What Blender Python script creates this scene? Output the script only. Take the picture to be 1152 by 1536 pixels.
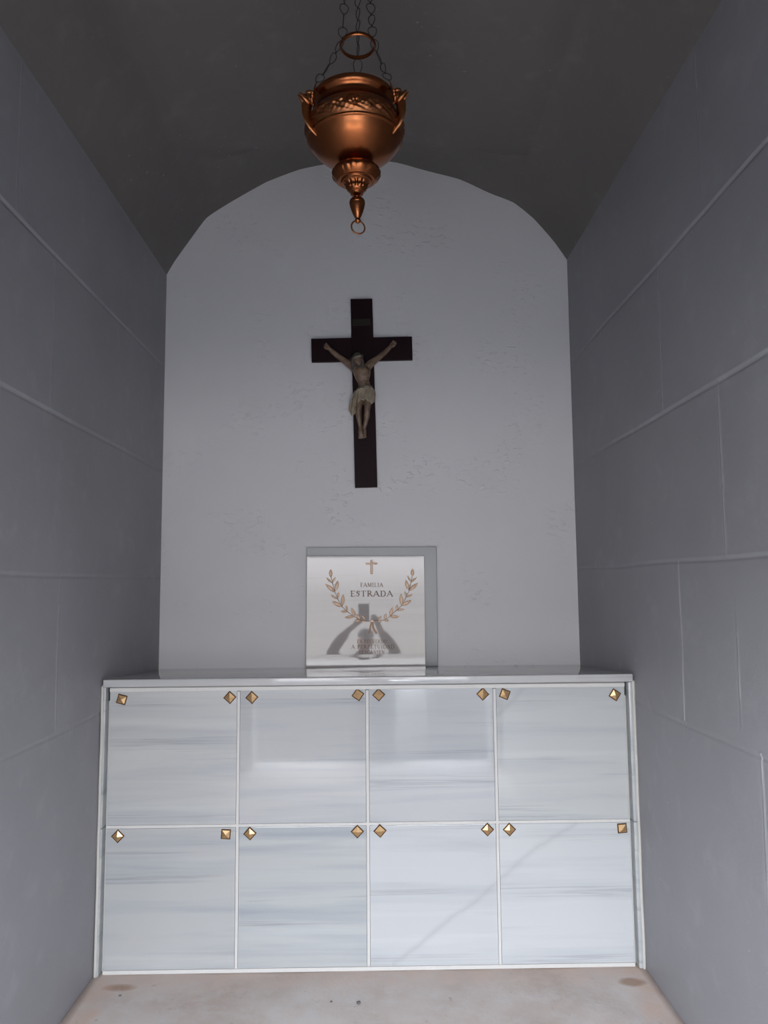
import bpy, bmesh, math, random
from mathutils import Vector, Matrix, Quaternion, noise as mnoise
random.seed(7)
for _o in list(bpy.data.objects): bpy.data.objects.remove(_o)
sc = bpy.context.scene
PI = math.pi

# ------------------------------------------------------------------ camera
FPX = 1117.2
CAM = Vector((0.0205, 0.0, 1.5))
PITCH, YAW, ROLL = 0.09547, -0.01449, -0.00836
_cy, _sy, _cp, _sp = math.cos(YAW), math.sin(YAW), math.cos(PITCH), math.sin(PITCH)
_F = Vector((-_sy*_cp, _cy*_cp, _sp)); _R0 = Vector((_cy, _sy, 0)); _U0 = _R0.cross(_F)
CR = math.cos(ROLL)*_R0 + math.sin(ROLL)*_U0
CU = -math.sin(ROLL)*_R0 + math.cos(ROLL)*_U0
cam = bpy.data.objects.new('camera', bpy.data.cameras.new('camera'))
sc.collection.objects.link(cam); sc.camera = cam
M3 = Matrix((CR, CU, -_F)).transposed()
cam.matrix_world = Matrix.Translation(CAM) @ M3.to_4x4()
cam.data.sensor_fit = 'HORIZONTAL'; cam.data.sensor_width = 36.0
cam.data.lens = FPX*36.0/1152.0; cam.data.clip_start = 0.004

# ------------------------------------------------------------------ light
SKY = 8.8
w = bpy.data.worlds.new('sky'); sc.world = w; w.use_nodes = True
wn = w.node_tree.nodes; wl = w.node_tree.links; wn.clear()
wo = wn.new('ShaderNodeOutputWorld'); bg = wn.new('ShaderNodeBackground')
tc = wn.new('ShaderNodeTexCoord'); sx = wn.new('ShaderNodeSeparateXYZ'); rp = wn.new('ShaderNodeValToRGB')
rp.color_ramp.elements[0].position = 0.0; rp.color_ramp.elements[0].color = (0.99, 0.965, 0.97, 1)
rp.color_ramp.elements[1].position = 0.6; rp.color_ramp.elements[1].color = (0.80, 0.88, 1.0, 1)
wl.new(tc.outputs['Generated'], sx.inputs[0]); wl.new(sx.outputs['Z'], rp.inputs[0])
wl.new(rp.outputs[0], bg.inputs[0]); mr = wn.new('ShaderNodeMapRange'); mr.inputs[1].default_value = 0.05; mr.inputs[2].default_value = 0.5
mr.inputs[3].default_value = SKY*0.72; mr.inputs[4].default_value = SKY*4.7
wl.new(sx.outputs['Z'], mr.inputs[0]); 
mx = wn.new('ShaderNodeMath'); mx.operation = 'MULTIPLY_ADD'; mx.inputs[1].default_value = -0.42; mx.inputs[2].default_value = 1.0   # sky a little brighter on the left
my = wn.new('ShaderNodeMath'); my.operation = 'MULTIPLY'
wl.new(sx.outputs['X'], mx.inputs[0]); wl.new(mx.outputs[0], my.inputs[0]); wl.new(mr.outputs[0], my.inputs[1]); wl.new(my.outputs[0], bg.inputs[1]); wl.new(bg.outputs[0], wo.inputs[0])
sc.view_settings.view_transform = 'Standard'; sc.view_settings.look = 'None'
sc.view_settings.exposure = 0.0; sc.view_settings.gamma = 1.0; sc.view_settings.use_curve_mapping = False
sc.cycles.max_bounces = 12; sc.cycles.diffuse_bounces = 7
# room numbers
HW = 1.0731          # half width
D1, D2 = 3.0432, 3.8535
HC, HB = 1.127, 1.078  # counter height at its front and at the back wall
YF = -0.20           # inner face of the front wall
DXL, DXR, DZ = -1.03, 1.03, 2.12   # doorway
GZ = -0.42           # ground outside
pl = bpy.data.lights.new('doorway_daylight', 'AREA'); pl.shape = 'RECTANGLE'
pl.size = DXR-DXL; pl.size_y = DZ; pl.cycles.is_portal = True
po = bpy.data.objects.new('doorway_daylight', pl); sc.collection.objects.link(po)
po.location = ((DXL+DXR)/2, YF-0.16, DZ/2); po.rotation_euler = (PI/2, 0, 0)

# ------------------------------------------------------------------ helpers
def at(px, py, Y):
    d = CR*(px-576.0)/FPX - CU*(py-768.0)/FPX + _F
    return CAM + d*((Y-CAM.y)/d.y)

def link(name, me, mats=None, parent=None):
    o = bpy.data.objects.new(name, me); sc.collection.objects.link(o)
    if mats:
        for m in (mats if isinstance(mats, (list, tuple)) else [mats]): me.materials.append(m)
    if parent: o.parent = parent
    return o

def tag(o, label=None, cat=None, group=None, kind=None):
    if label: o['label'] = label
    if cat: o['category'] = cat
    if group: o['group'] = group
    if kind: o['kind'] = kind
    return o

def empty(name, loc=(0, 0, 0), rot=(0, 0, 0)):
    o = bpy.data.objects.new(name, None); sc.collection.objects.link(o)
    o.location = loc; o.rotation_euler = rot; o.empty_display_size = 0.05
    return o

def fin(name, bm, mats=None, parent=None, smooth=None):
    bmesh.ops.recalc_face_normals(bm, faces=bm.faces)
    if smooth is not None:
        for f in bm.faces: f.smooth = True
        for e in bm.edges:
            if len(e.link_faces) == 2 and e.calc_face_angle(0) > math.radians(smooth): e.smooth = False
    me = bpy.data.meshes.new(name); bm.to_mesh(me); bm.free()
    return link(name, me, mats, parent)

def bx(bm, x0, x1, y0, y1, z0, z1, bev=0, mi=0):
    r = bmesh.ops.create_cube(bm, size=1.0)
    for v in r['verts']:
        v.co = Vector(((x0+x1)/2+v.co.x*(x1-x0), (y0+y1)/2+v.co.y*(y1-y0), (z0+z1)/2+v.co.z*(z1-z0)))
    fs = set(f for v in r['verts'] for f in v.link_faces)
    for f in fs: f.material_index = mi
    if bev:
        es = list(set(e for v in r['verts'] for e in v.link_edges))
        bmesh.ops.bevel(bm, geom=es, offset=bev, segments=2, profile=0.6, affect='EDGES')

def lathe(bm, prof, seg=96, fn=None, mi=0, cap=True):
    rings = []
    for i, (r, h) in enumerate(prof):
        ring = []
        for k in range(seg):
            a = 2*PI*k/seg; rr = max(r, 1e-5)
            if fn: rr += fn(a, r, h)
            ring.append(bm.verts.new((rr*math.cos(a), rr*math.sin(a), h)))
        rings.append(ring)
    for a, b in zip(rings, rings[1:]):
        for k in range(seg):
            f = bm.faces.new((a[k], a[(k+1) % seg], b[(k+1) % seg], b[k])); f.material_index = mi
    if cap:
        bm.faces.new(rings[0]); bm.faces.new(rings[-1])
    return rings

def frames(pts):
    pts = [Vector(p) for p in pts]; n = len(pts); out = []; up = None
    for i in range(n):
        t = (pts[min(i+1, n-1)]-pts[max(i-1, 0)]).normalized()
        if up is None:
            up = Vector((0, -1, 0)) if abs(t.y) < 0.9 else Vector((0, 0, 1))
        s = t.cross(up)
        if s.length < 1e-4: s = t.orthogonal()
        s.normalize(); up = s.cross(t).normalized()
        out.append((pts[i], s, up))
    return out

def tube(bm, pts, rad, seg=10, closed=False, mi=0):
    """rad: number, list of numbers or list of (side, depth) pairs; rounded ends"""
    pts = [Vector(p) for p in pts]
    if not isinstance(rad, (list, tuple)): rad = [rad]*len(pts)
    rad = [(r, r) if not isinstance(r, (tuple, list)) else r for r in rad]
    fr = frames(pts); rings = []
    def ring(p, s, u, ra, rb):
        return [bm.verts.new(p+s*(ra*math.cos(2*PI*k/seg))+u*(rb*math.sin(2*PI*k/seg))) for k in range(seg)]
    if not closed:
        t0 = (pts[0]-pts[1]).normalized(); m = min(rad[0])
        rings.append(ring(fr[0][0]+t0*m*0.9, fr[0][1], fr[0][2], rad[0][0]*.35, rad[0][1]*.35))
        rings.append(ring(fr[0][0]+t0*m*0.55, fr[0][1], fr[0][2], rad[0][0]*.8, rad[0][1]*.8))
    for (p, s, u), (ra, rb) in zip(fr, rad): rings.append(ring(p, s, u, ra, rb))
    if not closed:
        t1 = (pts[-1]-pts[-2]).normalized(); m = min(rad[-1])
        rings.append(ring(fr[-1][0]+t1*m*0.55, fr[-1][1], fr[-1][2], rad[-1][0]*.8, rad[-1][1]*.8))
        rings.append(ring(fr[-1][0]+t1*m*0.9, fr[-1][1], fr[-1][2], rad[-1][0]*.35, rad[-1][1]*.35))
    pr = list(zip(rings, rings[1:]))
    if closed: pr.append((rings[-1], rings[0]))
    for a, b in pr:
        for k in range(seg):
            bm.faces.new((a[k], a[(k+1) % seg], b[(k+1) % seg], b[k])).material_index = mi
    if not closed:
        bm.faces.new(rings[0]).material_index = mi; bm.faces.new(rings[-1]).material_index = mi

def ell(bm, c, r, rot=None, seg=20, mi=0):
    res = bmesh.ops.create_uvsphere(bm, u_segments=seg, v_segments=max(8, seg//2), radius=1.0)
    m = Matrix.Diagonal((r[0], r[1], r[2]))
    if rot: m = rot @ m
    for v in res['verts']: v.co = m @ v.co + Vector(c)
    for f in set(f for v in res['verts'] for f in v.link_faces): f.material_index = mi

def prism(bm, poly, y0, y1, mi=0, back=True):
    """poly in (x, z); front face at y0 (towards the viewer), back at y1"""
    a = [bm.verts.new((x, y0, z)) for x, z in poly]; b = [bm.verts.new((x, y1, z)) for x, z in poly]
    n = len(poly); fs = [bm.faces.new(a)]
    if back: fs.append(bm.faces.new(b))
    for k in range(n): fs.append(bm.faces.new((a[k], a[(k+1) % n], b[(k+1) % n], b[k])))
    for f in fs: f.material_index = mi

# ------------------------------------------------------------------ materials
class NT:
    def __init__(s, name):
        s.m = bpy.data.materials.new(name); s.m.use_nodes = True; s.t = s.m.node_tree
        s.b = s.t.nodes['Principled BSDF']
        s.out = s.t.nodes['Material Output']
    def n(s, typ, ins=None, **kw):
        x = s.t.nodes.new('ShaderNode'+typ)
        for k, v in kw.items(): setattr(x, k, v)
        for k, v in (ins or {}).items(): s.put(x.inputs[k], v)
        return x
    def put(s, sock, v):
        if isinstance(v, bpy.types.NodeSocket): s.t.links.new(v, sock)
        elif isinstance(v, bpy.types.Node): s.t.links.new(v.outputs[0], sock)
        else:
            if isinstance(v, (tuple, list)) and len(v) == 3 and sock.type == 'RGBA': v = (*v, 1)
            sock.default_value = v
    def math(s, op, a, b=None, c=None):
        x = s.t.nodes.new('ShaderNodeMath'); x.operation = op; s.put(x.inputs[0], a)
        if b is not None: s.put(x.inputs[1], b)
        if c is not None: s.put(x.inputs[2], c)
        return x.outputs[0]
    def pos(s, scale=(1, 1, 1), loc=(0, 0, 0), rot=(0, 0, 0), obj=False):
        g = s.n('TexCoord').outputs['Object'] if obj else s.n('NewGeometry').outputs['Position']
        return s.n('Mapping', {0: g, 'Location': loc, 'Rotation': rot, 'Scale': scale}).outputs[0]
    def noise(s, vec, scale, detail=4, rough=.55, dist=0):
        return s.n('TexNoise', {'Vector': vec, 'Scale': scale, 'Detail': detail, 'Roughness': rough, 'Distortion': dist}).outputs[0]
    def ramp(s, fac, *stops):
        r = s.n('ValToRGB', {0: fac}); e = r.color_ramp.elements
        while len(e) < len(stops): e.new(0.5)
        for k, (p, c) in enumerate(stops):
            e[k].position = p
            e[k].color = (c, c, c, 1) if not isinstance(c, (tuple, list)) else (*c, 1)
        return r.outputs[0]
    def mix(s, fac, a, b):
        x = s.n('Mix', data_type='RGBA')
        s.put(x.inputs[0], fac); s.put(x.inputs[6], a); s.put(x.inputs[7], b)
        return x.outputs[2]
    def bump(s, h, strength=.3, dist=.01, prev=None):
        ins = {'Height': h, 'Strength': strength, 'Distance': dist}
        if prev is not None: ins['Normal'] = prev
        x = s.n('Bump', ins); return x.outputs[0]
    def fin(s, col=None, rough=None, metal=None, normal=None, **kw):
        for k, v in (('Base Color', col), ('Roughness', rough), ('Metallic', metal), ('Normal', normal)):
            if v is not None: s.put(s.b.inputs[k], v)
        for k, v in kw.items(): s.put(s.b.inputs[k], v)
        return s.m

def simple(name, col, rough=.5, metal=0, var=.12, sc_=30, bmp=.1):
    n = NT(name); v = n.noise(n.pos(), sc_, 4)
    dark = tuple(c*(1-var) for c in col); lite = tuple(min(1, c*(1+var)) for c in col)
    return n.fin(n.mix(v, dark, lite), rough, metal, n.bump(v, bmp, .002))

def paint(name, col, seams=(), side=True, speck=0.0):
    n = NT(name); P = n.pos()
    big = n.noise(P, 1.6, 4, .6); mid = n.noise(P, 9, 5, .6); fine = n.noise(P, 160, 3, .6)
    brush = n.noise(n.pos((1, 1, 14) if not side else (1, 60, 3)), 6, 3)
    c = n.mix(n.ramp(big, (.3, 0), (.7, 1)), tuple(v*.93 for v in col), tuple(min(1, v*1.06) for v in col))
    c = n.mix(n.math('MULTIPLY', n.ramp(mid, (.56, 0), (.75, 1)), .4), c, tuple(min(1, v*1.25+.02) for v in col))
    sep = n.n('SeparateXYZ', {0: P})
    # chipped, chalky lines along the vertical board seams
    for (y0, z0, z1, amt) in seams:
        wob = n.math('MULTIPLY', n.math('SUBTRACT', n.noise(P, 7, 2), .5), .012)
        d = n.math('ABSOLUTE', n.math('SUBTRACT', n.math('ADD', sep.outputs[1], wob), y0))
        m = n.math('LESS_THAN', d, .0022)
        m = n.math('MULTIPLY', m, n.math('LESS_THAN', n.math('ABSOLUTE', n.math('SUBTRACT', sep.outputs[2], (z0+z1)/2)), (z1-z0)/2))
        m = n.math('MULTIPLY', m, n.ramp(n.noise(P, 22, 3), (.5-amt*.3, 0), (.62-amt*.3, 1)))
        c = n.mix(n.math('MULTIPLY', m, .8*min(1, amt+.3)), c, (.45, .45, .46))
    chips = n.ramp(n.noise(P, 55, 2, .5), (.715, 0), (.74, 1))
    area = n.ramp(n.noise(P, 2.2, 2), (.52-speck*.12, 0), (.62-speck*.1, 1))
    c = n.mix(n.math('MULTIPLY', n.math('MULTIPLY', chips, area), .6), c, (.38, .38, .38))
    h = n.math('ADD', n.math('MULTIPLY', mid, .6), n.math('ADD', n.math('MULTIPLY', fine, .12), n.math('MULTIPLY', brush, .25)))
    return n.fin(c, .52, 0, n.bump(h, .35, .006), **{'Specular IOR Level': .4})

SR = [(2.25, 2.7, 3.2, .2), (2.63, 2.11, 2.66, .35), (2.21, 1.57, 2.11, .5), (2.56, 1.03, 1.57, .8),
      (2.07, -.1, 1.03, 1.0), (2.17, 1.1, 1.35, .4)]
SL = [(2.21, 2.66, 3.15, .1), (2.62, 1.0, 1.54, .15), (2.5, 2.1, 2.64, .05)]
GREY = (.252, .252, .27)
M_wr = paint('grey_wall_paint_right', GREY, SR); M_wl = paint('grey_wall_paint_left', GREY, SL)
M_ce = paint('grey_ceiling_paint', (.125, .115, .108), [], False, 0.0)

def back_paint():
    n = NT('pale_grey_wall_paint'); P = n.pos()
    big = n.noise(P, 1.5, 4, .6); lump = n.noise(P, 14, 5, .6, .4); fine = n.noise(P, 120, 3)
    area = n.ramp(n.noise(P, 3.1, 3), (.5, 0), (.62, 1))
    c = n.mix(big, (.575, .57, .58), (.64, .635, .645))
    blister = n.ramp(n.noise(n.pos((1, 1, 1.6)), 26, 2, .5, .3), (.56, 0), (.66, 1))
    h = n.math('ADD', n.math('MULTIPLY', n.math('MULTIPLY', blister, area), .6), n.math('MULTIPLY', fine, .08))
    h = n.math('ADD', h, n.math('MULTIPLY', n.noise(P, 5, 4), .5))
    return n.fin(c, .5, 0, n.bump(h, .55, .006), **{'Specular IOR Level': .4})
M_bk = back_paint()

def floor_mat():
    n = NT('worn_concrete_floor'); P = n.pos()
    a = n.noise(P, 2.5, 5, .6); b = n.noise(P, 11, 5, .65); f = n.noise(P, 90, 4)
    c = n.mix(n.ramp(a, (.35, 0), (.65, 1)), (.40, .335, .30), (.50, .455, .43))
    c = n.mix(n.ramp(b, (.45, 0), (.75, .7)), c, (.50, .49, .485))
    c = n.mix(n.ramp(n.noise(P, 30, 3), (.68, 0), (.74, .6)), c, (.25, .22, .2))
    sep = n.n('SeparateXYZ', {0: P})
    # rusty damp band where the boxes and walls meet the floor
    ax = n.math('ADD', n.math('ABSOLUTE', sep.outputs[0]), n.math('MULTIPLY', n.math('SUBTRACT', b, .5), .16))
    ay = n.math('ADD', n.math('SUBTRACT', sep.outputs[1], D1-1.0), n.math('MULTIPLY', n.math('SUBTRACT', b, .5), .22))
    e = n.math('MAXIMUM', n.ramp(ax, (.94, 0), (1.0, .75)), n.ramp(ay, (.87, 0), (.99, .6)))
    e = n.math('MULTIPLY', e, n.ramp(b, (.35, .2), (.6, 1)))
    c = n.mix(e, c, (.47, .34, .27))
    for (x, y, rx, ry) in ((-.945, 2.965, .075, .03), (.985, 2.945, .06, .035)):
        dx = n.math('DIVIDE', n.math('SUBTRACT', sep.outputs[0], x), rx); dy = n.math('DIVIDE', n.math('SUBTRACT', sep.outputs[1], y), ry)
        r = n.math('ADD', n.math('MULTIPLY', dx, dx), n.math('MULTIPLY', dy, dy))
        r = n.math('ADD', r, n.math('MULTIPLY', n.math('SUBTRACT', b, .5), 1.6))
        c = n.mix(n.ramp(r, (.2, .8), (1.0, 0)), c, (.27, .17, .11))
    return n.fin(c, .75, 0, n.bump(n.math('ADD', n.math('MULTIPLY', b, .5), n.math('MULTIPLY', f, .3)), .4, .006))
M_fl = floor_mat()

def marble(name, seed=0.0, base=(.70, .73, .755), vein=(.47, .50, .53), amt=.7, diag=None, cool=0.0, rough=.045):
    n = NT(name); off = (seed*3.7, seed*1.3, seed*5.1); tilt = -.015+.03*math.sin(seed*7.3)
    P = n.pos((.55, 1, 9), off, (0, tilt, 0)); P2 = n.pos((.35, 1, 26), off, (0, tilt, 0)); P3 = n.pos((1, 1, 1), off)
    a = n.noise(P, 1.5, 5, .55, .35); b = n.noise(P2, 1.2, 5, .6, .3); f = n.noise(P3, 60, 4)
    c = n.mix(n.math('MULTIPLY', n.ramp(a, (.46, 0), (.68, 1)), amt*.75), base, tuple(v*.9+.05*k for v, k in zip(vein, (.6, .9, 1.2))))
    thin = n.math('MULTIPLY', n.ramp(b, (.60, 0), (.635, .8), (.66, .15), (.70, 0)), n.ramp(a, (.42, 0), (.56, 1)))
    c = n.mix(n.math('MULTIPLY', thin, amt*.8), c, tuple(v*.72 for v in vein))
    warm = n.ramp(n.noise(P, .9, 3), (.55, 0), (.8, .5))
    c = n.mix(n.math('MULTIPLY', warm, .6), c, tuple(b_*k_ for b_, k_ in zip(base, (1.0, .965, .91))))
    white = n.ramp(n.noise(n.pos((.4, 1, 7), (off[0]+4, off[1], off[2]+2), (0, tilt, 0)), 1.7, 3), (.55, 0), (.72, .7))
    c = n.mix(white, c, tuple(b_*1.13 for b_ in base))
    if diag:
        (x0, z0), (x1, z1) = diag
        sep = n.n('SeparateXYZ', {0: n.n('NewGeometry').outputs['Position']})
        L = math.hypot(x1-x0, z1-z0); nx, nz = -(z1-z0)/L, (x1-x0)/L
        d = n.math('ADD', n.math('MULTIPLY', n.math('SUBTRACT', sep.outputs[0], x0), nx), n.math('MULTIPLY', n.math('SUBTRACT', sep.outputs[2], z0), nz))
        d = n.math('ADD', d, n.math('MULTIPLY', n.math('SUBTRACT', n.noise(n.n('NewGeometry').outputs['Position'], 6, 3), .5), .05))
        m = n.ramp(n.math('MULTIPLY', n.math('ABSOLUTE', d), 50), (0, .8), (.45, .35), (1, 0))
        t = n.math('ADD', n.math('MULTIPLY', n.math('SUBTRACT', sep.outputs[0], x0), -nz*-1/L), n.math('MULTIPLY', n.math('SUBTRACT', sep.outputs[2], z0), -nx/L))
        m = n.math('MULTIPLY', m, n.math('MULTIPLY', n.math('GREATER_THAN', t, 0), n.math('LESS_THAN', t, 1)))
        c = n.mix(n.math('MULTIPLY', m, .55), c, tuple(b_*.72 for b_ in base))
    c = n.mix(n.math('MULTIPLY', f, .05), c, (.3, .3, .3))
    return n.fin(c, rough, 0, None, **{'IOR': 1.52})

M_slab = marble('counter_marble', 9, (.40, .40, .40), (.28, .29, .30), .9, rough=.06)
M_post = marble('post_marble', 4, (.38, .395, .395), (.25, .27, .275), .8, rough=.12)
M_plq = marble('plaque_marble', 12, (.355, .328, .32), (.305, .28, .265), .35, rough=.03)
M_grout = simple('white_grout', (.47, .465, .45), .7, 0, .06, 60, .3)
M_caulk = simple('cream_sealant', (.42, .41, .38), .6, 0, .08, 40, .2)
M_backing = simple('grey_backing_panel_paint', (.25, .26, .27), .3, 0, .03, 8, .05)
M_bronze = simple('aged_bronze_stud', (.60, .40, .21), .36, .85, .2, 90, .25)
M_rim = simple('dark_bronze_rim', (.20, .12, .06), .45, 1, .25, 90, .2)
M_gold = simple('pale_gold_relief', (.88, .63, .45), .5, .06, .12, 60, .2)
M_goldd = simple('brown_bronze_outline', (.24, .15, .10), .5, .4, .15, 60, .2)
M_letter = simple('bronze_lettering', (.17, .115, .085), .5, .1, .2, 80, .2)
M_chain = simple('blackened_chain_wire', (.018, .014, .012), .55, .3, .3, 60, .2)

def copper_mat():
    n = NT('tarnished_copper'); P = n.pos(obj=True)
    a = n.noise(P, 18, 4); f = n.noise(P, 220, 3)
    c = n.mix(n.ramp(a, (.3, 0), (.75, .5)), (.29, .095, .034), (.37, .135, .052))
    return n.fin(c, .27, 1, n.bump(f, .06, .0008))
M_cu = copper_mat()
M_cud = simple('dark_copper_relief', (.33, .125, .05), .33, 1, .3, 90, .2)

def wood_mat():
    n = NT('dark_stained_wood'); P = n.pos((14, 14, 1.2), obj=True)
    a = n.noise(P, 5, 5, .6, .4)
    return n.fin(n.mix(a, (.005, .0025, .0035), (.020, .0045, .007)), .55, 0, n.bump(a, .12, .002), **{'Specular IOR Level': .16})
M_wood = wood_mat()
def flesh(name, a, b, rough=.5):
    n = NT(name); P = n.pos(obj=True); v = n.noise(P, 28, 4)
    return n.fin(n.mix(n.ramp(v, (.35, 0), (.7, 1)), a, b), rough, 0, n.bump(n.noise(P, 120, 3), .25, .002))
M_body = flesh('painted_plaster_flesh', (.10, .058, .034), (.225, .155, .105), .42)
M_cloth = flesh('painted_plaster_cloth', (.24, .195, .14), (.40, .345, .26), .55)
M_hair = flesh('painted_dark_hair', (.03, .022, .017), (.075, .06, .048), .5)
M_crown = flesh('painted_thorn_crown', (.12, .10, .08), (.26, .23, .19), .5)
M_blood = flesh('painted_red_mark', (.16, .03, .02), (.22, .05, .035), .4)

# ------------------------------------------------------------------ the room
def gline(vals, fine):
    return sorted(set(round(v, 5) for v in vals+fine))

def side_wall(name, sgn, joints, seams, mat, zt, tops):
    ys = [YF-0.16+(D2-YF+0.16)*k/60 for k in range(61)]; fy = []
    for s in seams: fy += [s[0]+d*.0025 for d in range(-6, 7)]
    zs = [GZ+(zt-GZ)*k/46 for k in range(47)]; fz = []
    for z in joints: fz += [z+d*.003 for d in range(-9, 10)]
    ys = gline(ys, fy); zs = [z for z in gline(zs, fz) if z <= zt]
    bm = bmesh.new(); g = []
    for y in ys:
        row = []
        for z in zs:
            d = 0.0
            for k, zj in enumerate(joints):
                wob = .006*mnoise.noise(Vector((y*1.7, zj*3, sgn)))
                t = z-zj-wob
                if t >= 0: d += (.0032 if k == 2 else .0019)*math.exp(-t/.10)*min(1, t/.004+.1) if t < .5 else 0
                d += .0008*math.exp(-(t/.006)**2)*(.6+.4*mnoise.noise(Vector((y*9, zj, 3))))
                d -= .0025*math.exp(-((t+.008)/.005)**2)
            for (ys_, z0, z1, a_) in seams:
                if z0 <= z <= z1:
                    t = y-ys_-.004*mnoise.noise(Vector((ys_, z*3, 1)))
                    d += (.0022*math.exp(-(t/.005)**2)-.0012*math.exp(-((t-.009)/.004)**2))*(.5+a_*.6)
            d += .006*mnoise.noise(Vector((y*.9, z*.9, 5+sgn)))+.0012*mnoise.noise(Vector((y*6, z*6, 2)))
            edge = min(1, max(0, (D2-y)/.05))
            row.append(bm.verts.new((sgn*(HW-d*edge), y, z)))
        g.append(row)
    for a, b in zip(g, g[1:]):
        for k in range(len(zs)-1): bm.faces.new((a[k], b[k], b[k+1], a[k+1]))
    # give it its thickness
    y0, y1 = ys[0], ys[-1]
    o1 = [bm.verts.new((sgn*(HW+.16), y, z)) for y, z in ((y0, zs[0]), (y1, zs[0]), (y1, zt), (y0, zt))]
    bm.faces.new(o1)
    bm.faces.new([r[0] for r in g]+[o1[1], o1[0]]); bm.faces.new([r[-1] for r in g]+[o1[2], o1[3]])
    bm.faces.new(g[0]+[o1[3], o1[0]]); bm.faces.new(g[-1]+[o1[2], o1[1]])
    o = fin(name, bm, mat, None, 40)
    return tag(o, kind='structure')

zL, zR = 3.1504, 3.2266
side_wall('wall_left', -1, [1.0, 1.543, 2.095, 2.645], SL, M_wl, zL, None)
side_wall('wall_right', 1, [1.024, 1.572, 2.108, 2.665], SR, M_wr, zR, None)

# arch outline of the back wall, traced where the vault meets it
APX = [(262, 392), (285, 360), (310, 327), (345, 304), (400, 273), (450, 254), (500, 244), (545, 240), (592, 243),
       (640, 256), (690, 269), (735, 290), (770, 304), (800, 328), (830, 362)]
arch = [(-HW, zL)]+[(at(x, y, D2).x, at(x, y, D2).z) for x, y in APX]+[(HW, zR)]
def refine(pl_, n=6):
    out = []
    for i in range(len(pl_)-1):
        p0 = pl_[max(i-1, 0)]; p1 = pl_[i]; p2 = pl_[i+1]; p3 = pl_[min(i+2, len(pl_)-1)]
        for k in range(n):
            t = k/n
            cr = [0.5*((2*p1[j])+(-p0[j]+p2[j])*t+(2*p0[j]-5*p1[j]+4*p2[j]-p3[j])*t*t+(-p0[j]+3*p1[j]-3*p2[j]+p3[j])*t**3) for j in (0, 1)]
            li = [p1[j]*(1-t)+p2[j]*t for j in (0, 1)]
            out.append(tuple(.5*cr[j]+.5*li[j] for j in (0, 1)))
    out.append(pl_[-1]); return out
archf = refine(arch)

bm = bmesh.new()
nz = 40
cols = [(x, z) for x, z in archf]
# back wall: front skin gridded for slight unevenness
gr = []
for x, z in cols:
    row = []
    for k in range(nz+1):
        zz = (HB-.25)+(z-(HB-.25))*k/nz
        row.append(bm.verts.new((x, D2-.004*(.5+.5*mnoise.noise(Vector((x*1.4, zz*1.4, 9))))-.0, zz)))
    gr.append(row)
for a, b in zip(gr, gr[1:]):
    for k in range(nz): bm.faces.new((a[k], b[k], b[k+1], a[k+1]))
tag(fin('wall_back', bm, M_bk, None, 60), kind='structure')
bm = bmesh.new(); bx(bm, -HW-.16, HW+.16, D2+.002, D2+.2, GZ, 4.0)
tag(fin('wall_back_masonry', bm, M_bk), kind='structure').name = 'trim_1'

# vault
bm = bmesh.new(); rows = []
ysv = [YF-.16+(3.40-YF+.16)*k/40 for k in range(41)]+[3.405, 3.42, 3.44, 3.47, 3.50, 3.53, 3.56, 3.62, 3.68, 3.74, 3.80, D2+.01]
for y in ysv:
    row = []
    for x, z in archf:
        u = max(0, 1-(abs(x+.0)/.80)**3)
        t = min(1, max(0, (y-3.40)/(D2-3.40)))
        drop = .142*u*(1-t**.62)
        nz_ = .010*mnoise.noise(Vector((x*1.5, y*1.3, 2)))*min(1, (HW-abs(x))/.2)*min(1, max(0, (D2-y)/.3))
        row.append(bm.verts.new((x, y, z-drop+nz_)))
    rows.append(row)
for a, b in zip(rows, rows[1:]):
    for k in range(len(archf)-1): bm.faces.new((a[k], a[k+1], b[k+1], b[k]))
# solid roof above
top = [[bm.verts.new((x, y, 4.0)) for x in (-HW, HW)] for y in (ysv[0], ysv[-1])]
bm.faces.new((top[0][0], top[0][1], top[1][1], top[1][0]))
bm.faces.new(rows[0]+[top[0][1], top[0][0]]); bm.faces.new(rows[-1]+[top[1][1], top[1][0]])
bm.faces.new([r[0] for r in rows]+[top[1][0], top[0][0]]); bm.faces.new([r[-1] for r in rows]+[top[1][1], top[0][1]])
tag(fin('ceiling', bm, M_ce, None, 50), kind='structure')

bm = bmesh.new()
for s in (-1, 1):
    bx(bm, min(s*HW, s*(HW+.16)), max(s*HW, s*(HW+.16)), YF-.16, D2+.01, max(zL, zR) if s > 0 else zL, 4.0)
tag(fin('trim_2', bm, M_ce), kind='structure')   # masonry over the side walls

bm = bmesh.new(); n1, n2 = 60, 90
vs = [[bm.verts.new((-HW+2*HW*i/n1, YF-.16+(D1+.3-YF+.16)*j/n2, .004*mnoise.noise(Vector((i*.2, j*.2, 3)))-.002)) for j in range(n2+1)] for i in range(n1+1)]
for i in range(n1):
    for j in range(n2): bm.faces.new((vs[i][j], vs[i+1][j], vs[i+1][j+1], vs[i][j+1]))
fl = fin('floor', bm, M_fl, None, 60); tag(fl, kind='structure')
m_ = fl.modifiers.new('thick', 'SOLIDIFY'); m_.thickness = .12; m_.offset = -1

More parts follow.
